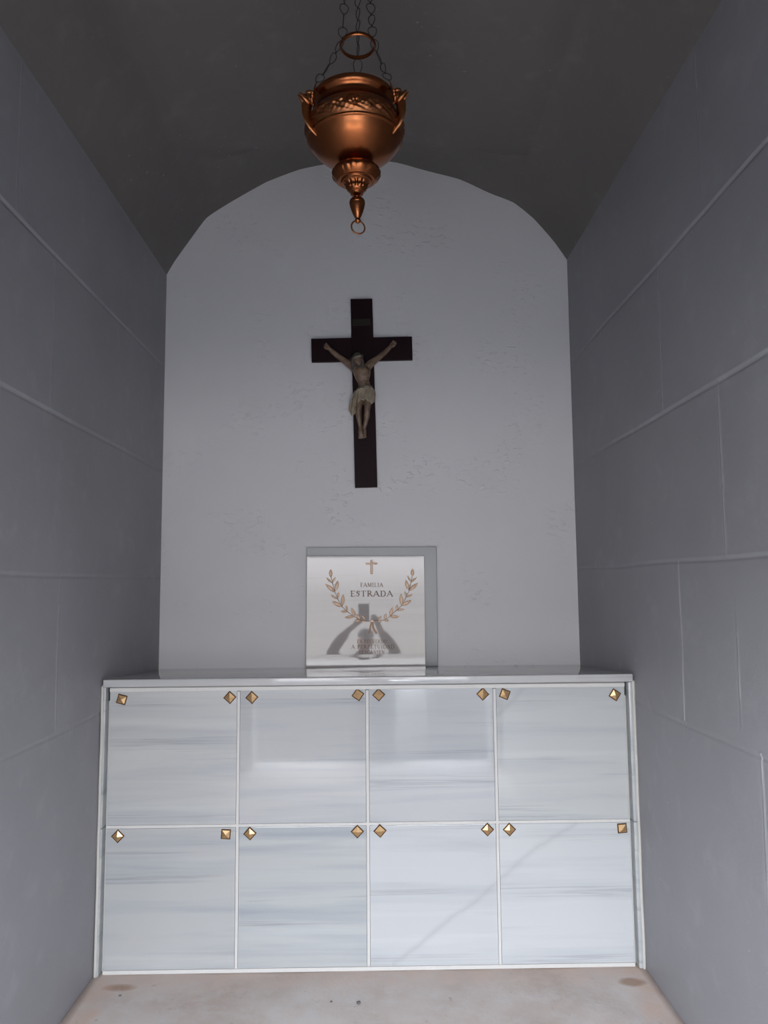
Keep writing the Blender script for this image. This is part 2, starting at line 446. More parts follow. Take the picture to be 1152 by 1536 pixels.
# front wall with the doorway, behind the camera
bm = bmesh.new()
bx(bm, DXL, DXR, YF-.16, YF, DZ, 3.95);
tag(fin('wall_front', bm, M_wl), kind='structure')
for nm_, a_, b_ in (('trim_5', -HW, DXL), ('trim_6', DXR, HW)):
    bm = bmesh.new(); bx(bm, a_, b_, YF-.16, YF, GZ, 3.95); tag(fin(nm_, bm, M_wl), kind='structure')
M_frame = simple('pale_metal_door_frame', (.62, .62, .60), .35, .3, .05, 30, .05)
bm = bmesh.new()
for x0, x1 in ((DXL, DXL+.045), (DXR-.045, DXR)): bx(bm, x0, x1, YF-.19, YF+.015, 0, DZ, .004)
bx(bm, DXL, DXR, YF-.19, YF+.015, DZ-.045, DZ, .004)
tag(fin('trim_3', bm, M_frame), kind='structure')
bm = bmesh.new(); bx(bm, -HW-.16, HW+.16, YF-.72, YF-.16, DZ+.12, DZ+.24, .01)   # unseen slab added over the doorway to cut skylight on the nearby floor
tag(fin('trim_9', bm, M_wl), kind='structure')

def ground_mat():
    n = NT('pale_concrete_ground'); P = n.pos()
    return n.fin(n.mix(n.noise(P, 1.2, 5), (.24, .215, .185), (.32, .285, .25)), .85, 0, n.bump(n.noise(P, 20, 4), .3, .01))
bm = bmesh.new(); bx(bm, -30, 30, -45, D2+3, GZ-.2, GZ)
tag(fin('ground', bm, ground_mat()), kind='structure')
M_dark_block = simple('dark_reflected_block', (.075, .075, .08), .95, 0, .2, 40, .1)
for nm_, a_, b_ in (('trim_7', -5.0, .22), ('trim_8', .63, 5.0)):   # unseen dark blocks added outside to darken reflections in the niche covers
    bm = bmesh.new(); bx(bm, a_, b_, -9.0, -1.6, GZ, GZ+.84, .02); tag(fin(nm_, bm, M_dark_block), kind='structure')
bm = bmesh.new(); bx(bm, .24, .61, -3.2, -2.2, GZ, GZ+.80, .03)      # unseen white block added between them, for a bright column in the reflections
tag(fin('trim_10', bm, simple('white_reflected_block', (.8, .79, .77), .6, 0, .05, 6, .05)), kind='structure')

# thin sealant beads where the paint of the back wall stops
M_edge = simple('chipped_paint_edge', (.50, .50, .51), .6, 0, .2, 50, .4)

# ------------------------------------------------------------------ burial niches
YP = D1+.016                      # face of the niche covers
XV = [at(164, 1140, YP).x, at(358, 1140, YP).x, at(552, 1140, YP).x, at(744, 1140, YP).x, at(942, 1140, YP).x]
XV = [-.974, -.515, -.004, .500, 0]; XV[4] = 1.0
xs = [at(160, 1240, YP).x, at(356, 1240, YP).x, at(552, 1238, YP).x, at(746, 1232, YP).x, at(944, 1228, YP).x]
ZM = 0.5*(at(356, 1240, YP).z+at(746, 1232, YP).z)
GAP = .0065
XL, XR = xs[0], xs[4]
bm = bmesh.new(); bx(bm, XL-.01, XR+.01, YP+.0205, D2-.01, 0.0, HC-.09)
# grout ribs standing in the joints between the covers
for x in xs[1:4]: bx(bm, x-GAP+.001, x+GAP-.001, YP+.001, YP+.022, .012, HC-.055)
bx(bm, XL, XR, YP+.0005, YP+.022, ZM-GAP+.001, ZM+GAP-.001)
bx(bm, XL, XR, YP-.004, YP+.02, 0.0, .014)
body = fin('trim_4', bm, M_grout)
tag(body, kind='structure')

def stud_mesh():
    bm = bmesh.new(); s = .0185
    # square base plate with a bevelled rim, then the pyramid
    def ringv(h, y): return [bm.verts.new((x*h, y, z*h)) for x, z in ((-1, -1), (1, -1), (1, 1), (-1, 1))]
    r = [ringv(s, 0), ringv(s, -.004), ringv(s*.86, -.0065), ringv(s*.80, -.0055)]
    for i, (a, b) in enumerate(zip(r, r[1:])):
        for k in range(4): bm.faces.new((a[k], a[(k+1) % 4], b[(k+1) % 4], b[k])).material_index = 1
    bm.faces.new(r[0]).material_index = 1
    tip = bm.verts.new((0, -.0125, 0)); a = r[-1]
    for k in range(4): bm.faces.new((a[k], a[(k+1) % 4], tip))
    bmesh.ops.recalc_face_normals(bm, faces=bm.faces)
    me = bpy.data.meshes.new('stud'); bm.to_mesh(me); bm.free()
    me.materials.append(M_bronze); me.materials.append(M_rim); return me
STUD = stud_mesh()
S1 = [((183, 1049, 15), (345, 1046, 42)), ((378, 1046, 42), (537, 1042, 35)), ((568, 1042, 42), (724, 1041, 47)), ((757, 1041, 22), (922, 1042, 33))]
S2 = [((177, 1254, 45), (339, 1251, 4)), ((375, 1250, 42), (536, 1247, 45)), ((570, 1246, 42), (731, 1244, 45)), ((764, 1244, 44), (933, 1242, -4))]
labs = ['upper left, cover beside the left wall', '']
names1 = ['white marble niche cover in the upper row, beside the left wall',
          'grey-veined marble niche cover in the upper row, second from the left wall, with a lamp-like reflection',
          'marble niche cover in the upper row, third from the left wall, with a bright column reflected in it',
          'white marble niche cover in the upper row, beside the right wall']
names2 = ['marble niche cover in the bottom row, beside the left wall',
          'marble niche cover with the darkest grey streaks, bottom row, second from the left wall',
          'pale marble niche cover, bottom row, third from the left wall, with a rising diagonal vein',
          'pale marble niche cover in the bottom row beside the right wall']
dl = [(at(588, 1446, YP).x, at(588, 1446, YP).z), (at(872, 1226, YP).x, at(872, 1226, YP).z)]
du = [(at(738, 1078, YP).x, at(738, 1078, YP).z), (at(800, 1015, YP).x, at(800, 1015, YP).z)]
names1[1] = 'glossy grey-veined marble niche cover in the upper row, second from the left wall'
names1[2] = 'glossy marble niche cover in the upper row, third from the left wall'
for row, (z0, z1, st, nm) in enumerate(((ZM+GAP, HC-.052, S1, names1), (.014, ZM-GAP, S2, names2))):
    for c in range(4):
        x0 = xs[c]+(GAP if c else 0); x1 = xs[c+1]-(GAP if c < 3 else 0)
        cx, cz = (x0+x1)/2, (z0+z1)/2
        bm = bmesh.new(); bx(bm, x0-cx, x1-cx, 0, .02, z0-cz, z1-cz, .0015)
        dg = dl if (row == 1 and c >= 2) else (du if (row == 0 and c >= 2) else None)
        amt = [[.55, .8, .65, .55], [.85, 1.15, .5, .5]][row][c]
        bs = [[(.385, .39, .386), (.355, .362, .366), (.355, .365, .375), (.385, .40, .40)], [(.345, .352, .353), (.35, .365, .368), (.41, .425, .437), (.425, .44, .452)]][row][c]
        p = fin('niche_cover', bm, marble('niche_marble', 1.7*c+5.3*row+.4, bs, (.235, .248, .26), amt, dg))
        p.location = (cx, YP, cz)
        tag(p, nm[c], 'marble cover', 'marble niche covers')
        for (px, py, rt) in st[c]:
            q = at(px, py, YP)
            s = bpy.data.objects.new('stud', STUD); sc.collection.objects.link(s); s.parent = p
            s.location = (q.x-cx, 0, q.z-cz); s.rotation_euler = (0, math.radians(rt), 0)

# side posts of marble, in two lengths each, with a cream sealant bead against the wall
for sg, nm in ((-1, 'left'), (1, 'right')):
    xi = XL if sg < 0 else XR; xo = sg*(HW-.014)
    for (z0, z1, w_) in ((0, ZM, 'lower'), (ZM+.001, HC-.03, 'upper')):
        bm = bmesh.new(); a, b = sorted((xi+sg*.010, xo))
        bx(bm, a, b, D1-.006, D1+.05, z0, z1, .006)
        p = fin('marble_post', bm, M_post, None, 40)
        tag(p, f'narrow {w_} marble post between the niche covers and the {nm} wall', 'post', 'marble posts framing the niches')
    bm = bmesh.new(); pts = []
    for k in range(26):
        z = (HC-.03)*k/25
        pts.append((sg*(HW-.009+.002*mnoise.noise(Vector((z*5, sg, 0)))), D1+.001, z))
    tube(bm, pts, [(.007, .007)]*26, 8)
    tag(fin('sealant_bead', bm, M_caulk, None, 60), f'cream sealant bead running up the {nm} wall beside the marble post', 'sealant')

# counter slab
bm = bmesh.new()
tt = .031
def cz(y, s): return HC+(HB-HC)*(y-D1)/(D2-D1)
zlft, zrgt = HC-.002, HC+.002
vs8 = []
for x, dz in ((-HW+.012, -.001), (HW-.012, .001)):
    for y in (D1-.012, D2-.004):
        for t in (0, -tt): vs8.append(bm.verts.new((x, y, cz(y, 0)+dz+t)))
for f in ((0, 2, 3, 1), (4, 5, 7, 6), (0, 4, 6, 2), (1, 3, 7, 5), (0, 1, 5, 4), (2, 6, 7, 3)):
    bm.faces.new([vs8[i] for i in f])
bmesh.ops.recalc_face_normals(bm, faces=bm.faces)
bmesh.ops.bevel(bm, geom=list(bm.edges), offset=.005, segments=3, profile=.6, affect='EDGES')
slab = fin('marble_counter', bm, M_slab, None, 40)
tag(slab, 'grey-white marble counter slab lying on top of the niches', 'counter')
bm = bmesh.new(); bx(bm, XL, XR, YP-.006, YP+.004, HC-.052, HC-.036, .002)
tag(fin('grout_strip', bm, M_grout), 'thin white grout strip under the front edge of the marble counter', 'grout')
M_gap = simple('shadow_gap_filler', (.25, .24, .23), .8, 0, .1, 40, .1)
body2 = bmesh.new(); bx(body2, XL, XR, YP+.002, YP+.02, HC-.037, HC-.0305)
fin('joint_filler', body2, M_gap, body)

# ------------------------------------------------------------------ family plaque
YB = D2-.012
def PB(px, py): return at(px, py, YB)
b0 = at(459, 1002, YB); b1 = at(655, 820, YB)
bm = bmesh.new(); poly = [(at(x, y, YB).x, at(x, y, YB).z) for x, y in ((459, 1000), (657, 999), (654.5, 820), (460, 821))]
prism(bm, poly, D2-.018, D2-.005)
bmesh.ops.recalc_face_normals(bm, faces=bm.faces)
bmesh.ops.bevel(bm, geom=[e for e in bm.edges], offset=.002, segments=1, affect='EDGES')
tag(fin('backing_panel', bm, M_backing), 'plain grey square panel fixed to the wall behind the family plaque', 'panel')

# plaque leans back a little; local frame: x right, z up along the slab, origin at its foot
TILT = math.radians(2.0)
YQ = D2-.055
foot = at(548.5, 1001, YQ)
ZQ = HC+(HB-HC)*(YQ-D1)/(D2-D1)-.0012
plq = empty('family_plaque', (foot.x, YQ, ZQ), (-TILT, math.radians(0.2), math.radians(.62)))
PMI = (Matrix.Translation(plq.location) @ plq.rotation_euler.to_matrix().to_4x4())
tag(plq, 'polished marble plaque with gold laurel and family name standing on the counter', 'plaque')
def PL(px, py):
    """pixel -> plaque-local (x, z) on its tilted face"""
    d = CR*(px-576.0)/FPX - CU*(py-768.0)/FPX + _F
    nrm = PMI.to_3x3() @ Vector((0, 1, 0)); p0 = PMI @ Vector((0, 0, 0))
    t = (p0-CAM).dot(nrm)/d.dot(nrm); q = PMI.inverted() @ (CAM+d*t)
    return q.x, q.z
x0, _ = PL(459.5, 920); x1, _ = PL(637.5, 920); _, zt = PL(548, 833.5)
bm = bmesh.new(); bx(bm, x0, x1, 0, .02, 0, zt, .0015)
fin('marble_slab', bm, M_plq, plq)

# --- relief helpers in plaque space
def leaf(bm, base, ang, L, W):
    """pointed leaf: dark outline plate with a domed pale leaf on it"""
    ca, sa = math.cos(ang), math.sin(ang)
    def outline(l, w, o):
        pts = []
        for k in range(13):
            t = k/12; pts.append((o+t*l, w*math.sin(PI*t)**.8*(1-.25*t)))
        for k in range(11, 0, -1):
            t = k/12; pts.append((o+t*l, -w*math.sin(PI*t)**.8*(1-.25*t)))
        return [(base[0]+a*ca-b*sa, base[1]+a*sa+b*ca) for a, b in pts]
    prism(bm, outline(L, W, 0), -.0015, .0, 1)
    o = outline(L*.86, W*.70, L*.07); c = (base[0]+ca*L*.5, base[1]+sa*L*.5)
    ring = [bm.verts.new((x, -.0016, z)) for x, z in o]
    ring2 = [bm.verts.new((c[0]+(x-c[0])*.45, -.004, c[1]+(z-c[1])*.45)) for x, z in o]
    n = len(o)
    for k in range(n): bm.faces.new((ring[k], ring[(k+1) % n], ring2[(k+1) % n], ring2[k]))
    bm.faces.new(ring2)

# laurel branches traced leaf by leaf: (tip x, tip y, base x, base y, width px)
def leafpx(bm, tx, ty, bx_, by_, wpx):
    a = PL(bx_, by_); b = PL(tx, ty); ang = math.atan2(b[1]-a[1], b[0]-a[0]); L = math.hypot(b[0]-a[0], b[1]-a[1])
    leaf(bm, a, ang, L, wpx*.0034/2)
def cpx(X, Y): return 480+X/7.68, 835+Y/7.68
LL = [(122, 145, 125, 235, 48), (70, 240, 140, 305, 28), (180, 230, 145, 300, 26), (60, 312, 170, 408, 50), (207, 275, 175, 400, 52),
      (122, 440, 200, 490, 30), (215, 400, 205, 480, 28), (135, 515, 255, 578, 50), (268, 432, 258, 570, 50),
      (235, 630, 315, 635, 34), (300, 555, 318, 625, 28), (282, 700, 400, 690, 42), (360, 585, 402, 680, 46),
      (392, 745, 465, 735, 34), (410, 655, 465, 725, 36), (470, 755, 525, 740, 24), (475, 675, 525, 730, 26)]
RL = [(1068, 138, 1063, 228, 46), (1115, 235, 1050, 295, 28), (1008, 220, 1045, 290, 26), (1130, 300, 1025, 395, 50), (985, 262, 1022, 385, 50),
      (1070, 430, 995, 470, 30), (978, 395, 990, 460, 28), (1055, 500, 940, 565, 50), (932, 425, 940, 560, 50),
      (975, 605, 880, 618, 34), (888, 548, 880, 610, 28), (920, 690, 805, 690, 42), (838, 580, 805, 680, 46),
      (800, 740, 740, 730, 32), (765, 655, 740, 722, 34), (710, 755, 665, 735, 24), (712, 680, 668, 728, 26)]
for nm, LS, stem in (('laurel_branch', LL, [(125, 230), (145, 310), (172, 405), (205, 490), (257, 578), (318, 635), (400, 692), (465, 735), (530, 742), (590, 745)]),
                     ('laurel_branch', RL, [(1063, 225), (1048, 300), (1023, 395), (992, 470), (940, 565), (880, 618), (805, 690), (740, 730), (668, 736), (610, 742)])):
    bm = bmesh.new()
    for (a, b, c, d, wd) in LS:
        p = cpx(a, b); q = cpx(c, d); leafpx(bm, p[0], p[1], q[0], q[1], wd/7.68)
    pts = [PL(*cpx(*s)) for s in stem]
    tube(bm, [(x, -.0015, z) for x, z in pts], .0016, 6, mi=1)
    fin(nm, bm, [M_gold, M_goldd], plq)
bm = bmesh.new()
def strip(pl2, wd, dm=0):
    for (a, b) in zip(pl2, pl2[1:]):
        A = PL(*cpx(*a)); B = PL(*cpx(*b)); dx, dz = B[0]-A[0], B[1]-A[1]; l = math.hypot(dx, dz); nx, nz = -dz/l*wd/2, dx/l*wd/2
        prism(bm, [(A[0]+nx, A[1]+nz), (B[0]+nx, B[1]+nz), (B[0]-nx, B[1]-nz), (A[0]-nx, A[1]-nz)], -.0025-dm*.001, 0, dm)
strip([(598, 745), (580, 800), (575, 850), (565, 885)], .009, 1); strip([(600, 745), (584, 800), (579, 850), (569, 878)], .005)
strip([(602, 745), (612, 820), (640, 870), (655, 888)], .011, 1); strip([(602, 745), (614, 820), (640, 866), (652, 882)], .007)
prism(bm, [PL(*cpx(580, 750)), PL(*cpx(600, 726)), PL(*cpx(622, 750))], -.005, 0)
fin('ribbon', bm, [M_gold, M_goldd], plq)
bm = bmesh.new()
def prc(x0, y0, x1, y1, d, mi):
    a = PL(*cpx(x0, y0)); b = PL(*cpx(x1, y1)); prism(bm, [(a[0], b[1]), (b[0], b[1]), (b[0], a[1]), (a[0], a[1])], -d, 0, mi)
prc(580, 38, 610, 200, .0025, 1); prc(526, 68, 660, 90, .0024, 1); prc(587, 44, 603, 192, .0034, 0); prc(532, 73, 654, 85, .0033, 0)
fin('cross_emblem', bm, [M_gold, M_goldd], plq)

# --- roman lettering drawn as strokes with serifs; unit cell 1 high
GL = {'A': (.92, [((.06, 0), (.44, 1), .09), ((.44, 1), (.86, 0), .17), ((.22, .33), (.68, .33), .08), ((-.06, 0), (.2, 0), .06), ((.7, 0), (1.0, 0), .06)]),
      'D': (.92, [((.2, 0), (.2, 1), .17), ((.02, 1), (.5, 1), .07), ((.02, 0), (.5, 0), .07), ((.5, 1), (.76, .82), .13), ((.76, .82), (.84, .5), .17), ((.84, .5), (.76, .18), .17), ((.76, .18), (.5, 0), .13)]),
      'E': (.74, [((.2, 0), (.2, 1), .17), ((.02, 1), (.68, 1), .08), ((.02, 0), (.70, 0), .08), ((.2, .52), (.55, .52), .08), ((.66, 1), (.66, .78), .07), ((.69, 0), (.71, .24), .07)]),
      'F': (.68, [((.2, 0), (.2, 1), .17), ((.02, 1), (.64, 1), .08), ((.2, .52), (.52, .52), .08), ((.63, 1), (.63, .78), .07), ((.04, 0), (.38, 0), .06)]),
      'I': (.42, [((.2, 0), (.2, 1), .17), ((.02, 1), (.38, 1), .06), ((.02, 0), (.38, 0), .06)]),
      'L': (.70, [((.2, 0), (.2, 1), .17), ((.02, 1), (.38, 1), .06), ((.02, 0), (.66, 0), .08), ((.65, 0), (.67, .26), .07)]),
      'M': (1.1, [((.16, 0), (.16, 1), .08), ((.16, 1), (.54, .1), .16), ((.54, .1), (.92, 1), .08), ((.92, 1), (.92, 0), .17), ((.0, 0), (.3, 0), .06), ((.76, 0), (1.08, 0), .06)]),
      'N': (.92, [((.16, 0), (.16, 1), .08), ((.16, 1), (.76, 0), .17), ((.76, 0), (.76, 1), .08), ((.0, 0), (.3, 0), .06), ((.62, 1), (.9, 1), .06)]),
      'O': (.96, [((.46, 1), (.16, .8), .11), ((.16, .8), (.08, .5), .17), ((.08, .5), (.16, .2), .17), ((.16, .2), (.46, 0), .11), ((.46, 0), (.76, .2), .11), ((.76, .2), (.84, .5), .17), ((.84, .5), (.76, .8), .17), ((.76, .8), (.46, 1), .11)]),
      'C': (.84, [((.76, .85), (.5, 1), .08), ((.5, 1), (.18, .8), .11), ((.18, .8), (.08, .5), .17), ((.08, .5), (.18, .2), .17), ((.18, .2), (.5, 0), .11), ((.5, 0), (.78, .16), .08), ((.76, .98), (.76, .72), .06)]),
      'P': (.74, [((.2, 0), (.2, 1), .17), ((.02, 1), (.46, 1), .07), ((.46, 1), (.66, .76), .16), ((.66, .76), (.46, .5), .14), ((.46, .5), (.2, .48), .07), ((.04, 0), (.38, 0), .06)]),
      'R': (.88, [((.2, 0), (.2, 1), .17), ((.02, 1), (.46, 1), .07), ((.46, 1), (.66, .77), .16), ((.66, .77), (.46, .54), .14), ((.46, .54), (.2, .52), .07), ((.42, .52), (.82, 0), .16), ((.04, 0), (.36, 0), .06), ((.74, 0), (.94, 0), .05)]),
      'S': (.66, [((.56, .86), (.34, 1), .09), ((.34, 1), (.12, .78), .14), ((.12, .78), (.52, .34), .17), ((.52, .34), (.34, .02), .13), ((.34, .02), (.06, .14), .09), ((.57, 1), (.57, .74), .06), ((.05, 0), (.05, .28), .06)]),
      'T': (.80, [((.4, 0), (.4, 1), .17), ((.04, 1), (.76, 1), .08), ((.05, 1), (.05, .78), .06), ((.75, 1), (.75, .78), .06), ((.22, 0), (.58, 0), .06)]),
      'U': (.90, [((.18, 1), (.18, .3), .17), ((.18, .3), (.44, 0), .12), ((.44, 0), (.70, .3), .10), ((.70, .3), (.70, 1), .08), ((.0, 1), (.34, 1), .06), ((.56, 1), (.84, 1), .06)]),
      ' ': (.4, [])}
def text(name, s, xa, xb, yb, yt, slope=0):
    a = PL(xa, yb); b = PL(xb, yb+slope); t = PL((xa+xb)/2, yt+slope/2); H = t[1]-(a[1]+b[1])/2
    tot = sum(GL[c][0]+.12 for c in s)-.12; k = (b[0]-a[0])/tot; cur = 0; bm = bmesh.new(); dep = .0022
    for ch in s:
        for (p, q, w_) in GL[ch][1]:
            P = Vector(((cur+p[0])*k, p[1]*H)); Q = Vector(((cur+q[0])*k, q[1]*H)); d = Q-P
            if d.length < 1e-6: continue
            d.normalize(); w2 = w_*1.05*(k+H)/2/2; n = Vector((-d.y, d.x))*w2; e = d*w2*.45
            pts = [P-e+n, Q+e+n, Q+e-n, P-e-n]
            prism(bm, [(a[0]+v.x, a[1]+v.y+(b[1]-a[1])*(cur/tot)) for v in pts], -dep, 0); dep += 2e-5
        cur += GL[ch][0]+.12
    return fin(name, bm, M_letter, plq)
text('inscription', 'FAMILIA', 540.5, 574.5, 880.3, 874.3)
text('inscription', 'ESTRADA', 525.5, 589, 894.6, 886.3)
text('inscription', 'EN RECUERDO', 535.5, 580, 965.0, 959.5)
text('inscription', 'A PERPETUIDAD', 527, 591.5, 973.0, 967.2)
text('inscription', 'DESCANSEN', 538, 577, 981.0, 975.6)

# ------------------------------------------------------------------ crucifix
YC = D2-.006
cc = at(544.0, 523.5, YC-.024)
crs = empty('wall_crucifix', (cc.x, YC, cc.z), (0, -math.radians(1.1), 0))
tag(crs, 'large dark wooden crucifix with a painted figure hung on the back wall', 'crucifix')
CMI = (Matrix.Translation(crs.location) @ crs.rotation_euler.to_matrix().to_4x4()).inverted()
def CL(px, py, dep):
    q = CMI @ at(px, py, YC-dep); return Vector((q.x, -dep, q.z))
S_ = .00343
t_ = CL(541, 448, .024); bt = CL(548, 731, .024); wl_ = CL(467, 526, .024); wr_ = CL(618.5, 523, .024)
hwv = 16.9*S_; hwh = 18.3*S_
bm = bmesh.new(); bx(bm, -hwv, hwv, -.024, 0, bt.z, t_.z, .002); up = fin('upright_beam', bm, M_wood, crs)
bm = bmesh.new(); bx(bm, wl_.x, wr_.x, -.0232, -.0008, -hwh, hwh, .002); fin('cross_beam', bm, M_wood, crs)
ip = CL(542, 483.5, .024)
M_brass = simple('dull_brass_plate', (.016, .013, .007), .5, .2, .2, 60, .2)
bm = bmesh.new(); bx(bm, ip.x-.047, ip.x+.047, -.0265, -.0235, ip.z-.018, ip.z+.018, .001); fin('title_plate', bm, M_brass, crs)

# the figure: one continuous body, voxel-joined
def J(px, py, dep): return CL(px, py, .024+dep)
bm = bmesh.new()
hd = J(536.2, 540.5, .052)
# torso
tube(bm, [J(541.5, 549, .034), J(542, 553, .034), J(543, 559, .037), J(543.8, 565, .037), J(544.8, 572, .031), J(546.5, 579, .030), J(548.3, 586, .032), J(548.6, 592, .033)],
     [(.028, .020), (.046, .027), (.046, .030), (.040, .027), (.031, .022), (.032, .022), (.041, .027), (.040, .027)], 24)
ell(bm, J(537.5, 556, .052), (.019, .012, .016)); ell(bm, J(548.5, 555.5, .052), (.019, .012, .016))   # chest muscles
for k in range(4):
    for s in (-1, 1):
        c = J(543.9+s*(4.5+k*.3), 562+k*2.6, .052-k*.002)
        ell(bm, c, (.016, .007, .0042), Matrix.Rotation(s*-.5, 3, 'Y'), 12)
for k in range(3): ell(bm, J(545.2+k*.5, 569+k*3.6, .050), (.010, .006, .006), None, 12)
tube(bm, [J(542, 550, .036), J(539.5, 546.5, .044), J(537.5, 543, .048)], [.017, .0145, .015], 14)
# head
ell(bm, hd, (.0245, .027, .033), Matrix.Rotation(-.28, 3, 'Y'), 28)
ell(bm, J(538.3, 547, .064), (.014, .014, .014), None, 16)
ell(bm, J(537.6, 543, .080), (.0042, .008, .008), None, 12)
ell(bm, J(535.0, 539.4, .072), (.009, .006, .003), None, 12); ell(bm, J(540.0, 539.0, .072), (.009, .006, .003), None, 12)
# arms
def arm(pts, rs): tube(bm, pts, rs, 14)
arm([J(531.5, 551.5, .034), J(528, 549, .032), J(518.5, 542.5, .026), J(508.5, 535.5, .022), J(500, 528.5, .022), J(493.5, 522.8, .018)],
    [(.022, .02), (.021, .019), (.0175, .0165), (.0145, .014), (.0135, .013), (.0095, .009)])
arm([J(552.5, 549.5, .034), J(555.5, 546, .032), J(561, 541.5, .026), J(568, 536.5, .022), J(577.5, 528.5, .022), J(586, 519.8, .018)],
    [(.022, .02), (.021, .019), (.0175, .0165), (.0145, .014), (.0135, .013), (.0095, .009)])
# hands nailed, fingers half curled
for (wr, pm, sg) in (((493.5, 522.8), (489.8, 520.0), -1), ((586, 519.8), (590.3, 515.8), 1)):
    w0 = J(*wr, .018); p0 = J(*pm, .014); d = (p0-w0).normalized(); side = Vector((-d.z, 0, d.x))
    tube(bm, [w0, (w0+p0)/2, p0], [(.010, .007), (.0135, .0075), (.014, .0075)], 12)
    for k in range(4):
        b0_ = p0+side*(k-1.5)*.0068; L = (.014, .017, .016, .012)[k]
        tube(bm, [b0_, b0_+d*L*.6+Vector((0, -.005, 0)), b0_+d*L*.75+Vector((0, -.013, 0)), b0_+d*L*.35+Vector((0, -.018, 0))], [.0036, .0034, .003, .0026], 8)
    tb = w0+side*.010*(1 if sg < 0 else -1)
    tube(bm, [w0+d*.004, w0+d*.008+side*(-.012*sg)+Vector((0, -.004, 0)), w0+d*.018+side*(-.014*sg)+Vector((0, -.009, 0))], [.0045, .004, .003], 8)
# legs, feet crossed
tube(bm, [J(543.5, 588, .032), J(541.2, 598, .040), J(538.6, 608, .052), J(538.0, 613, .052), J(537.9, 622, .042), J(539.4, 634, .032), J(541.0, 643, .030)],
     [(.024, .023), (.022, .022), (.0165, .018), (.015, .0165), (.0155, .018), (.011, .013), (.0095, .011)], 16)
tube(bm, [J(553, 588, .032), J(553, 598, .038), J(551.2, 610, .048), J(550.6, 616, .047), J(550.2, 624, .036), J(548.2, 635, .026), J(546.4, 643, .022)],
     [(.026, .024), (.023, .022), (.017, .018), (.0155, .0165), (.016, .018), (.0115, .013), (.0095, .011)], 16)
tube(bm, [J(541.3, 643, .030), J(541.6, 648, .034), J(542.2, 655, .034)], [(.0115, .014), (.014, .013), (.014, .008)], 14)
tube(bm, [J(546.2, 643, .022), J(546, 648, .022), J(545.8, 654.2, .022)], [(.0115, .013), (.014, .012), (.014, .008)], 14)
for bxp, byp, dd in ((542.3, 655.2, .034), (545.9, 654.4, .022)):
    for k in range(5):
        c = J(bxp+(k-2)*1.75, byp+1.2-abs(k-1.6)*.25, dd)
        tube(bm, [c+Vector((0, 0, .008)), c, c+Vector((0, -.002, -.004))], [.0042-.0003*k]*3, 8)
bmesh.ops.recalc_face_normals(bm, faces=bm.faces)
fig = fin('crucified_figure', bm, [M_body], crs, 180)
fig['label'] = 'painted plaster figure with outstretched arms'
md = fig.modifiers.new('join', 'REMESH'); md.mode = 'VOXEL'; md.voxel_size = .0017; md.use_smooth_shade = True
md = fig.modifiers.new('soften', 'SMOOTH'); md.factor = .5; md.iterations = 3
# hair and beard, thorn crown, cloth
bm = bmesh.new()
random.seed(3)
for k in range(46):
    a = PI*(-.05+1.1*k/45)
    c = hd+Vector((math.cos(a)*.022, -.004-.010*(k % 3)+.004, math.sin(a)*.026+.006))
    side = -1 if math.cos(a) < 0 else 1
    e = hd+Vector((side*(.022+.008*random.random()), .004-.012*random.random(), (-.022 if side < 0 else -.034)-.014*random.random()))
    m1 = (c+e)/2+Vector((side*.007, -.002, .006))
    tube(bm, [c, m1, e, e+Vector((side*.004*random.random(), .002, -.012))], [.0055, .006, .005, .0025], 7)
ell(bm, hd+Vector((.001, .015, .008)), (.0275, .024, .033), Matrix.Rotation(-.28, 3, 'Y'), 20)
for k in range(16):
    t = (k-7.5)/7.5; c = J(538.3, 546.6, .068)
    tube(bm, [c+Vector((t*.015, .004*abs(t), .008*abs(t))), c+Vector((t*.014, -.005, -.007)), c+Vector((t*.008+.002, -.006, -.019))], [.0035, .004, .002], 6)
fin('hair_and_beard', bm, M_hair, fig, 60)
bm = bmesh.new()
for j in range(3):
    pts = []
    for k in range(40):
        a = 2*PI*k/40; tw = .0028*math.sin(a*7+j*2.1); pts.append(hd+Matrix.Rotation(-.28, 3, 'Y') @ Vector(((.0285+tw)*math.cos(a), (.031+tw)*math.sin(a), .013+.0035*math.cos(a*7+j*2.1)+.004*math.sin(a))))
    tube(bm, pts, .0024, 6, closed=True)
for k in range(22):
    a = 2*PI*k/22; n = Vector((math.cos(a), math.sin(a), random.uniform(-.6, .9))).normalized()
    b_ = hd+Matrix.Rotation(-.28, 3, 'Y') @ Vector((.029*math.cos(a), .031*math.sin(a), .013))
    tube(bm, [b_, b_+n*.010], [.0014, .0004], 5)
fin('thorn_crown', bm, M_crown, fig, 60)
# loincloth: wrapped band with folds plus the hanging tail
bm = bmesh.new(); rings = []
lv = [(581.5, 546.8, .036, .024), (583.5, 547.3, .040, .028), (587, 548, .0455, .031), (592, 548.3, .047, .033), (597, 548, .047, .035), (601, 547.8, .046, .037), (604, 547.6, .044, .037)]
SEG = 72
for i, (py, px, rx, ry) in enumerate(lv):
    ring = []
    for k in range(SEG):
        a = 2*PI*k/SEG; f = i/(len(lv)-1)
        fold = .0030*math.sin(a*9+f*3.0+2*math.sin(a*2))+.0018*math.sin(a*17+f*5)
        dz = 0
        if i == len(lv)-1: dz = .010*math.sin(a*3+.6)+.003*math.sin(a*11)
        if i == 0: dz = .008*math.sin(a+2.4)-.012*math.exp(-((a-1.5*PI)/.5)**2)*-1*.3
        c = J(px, py, .032+.008*f)
        ring.append(bm.verts.new(c+Vector(((rx+fold)*math.cos(a), (ry+fold)*math.sin(a), dz))))
    rings.append(ring)
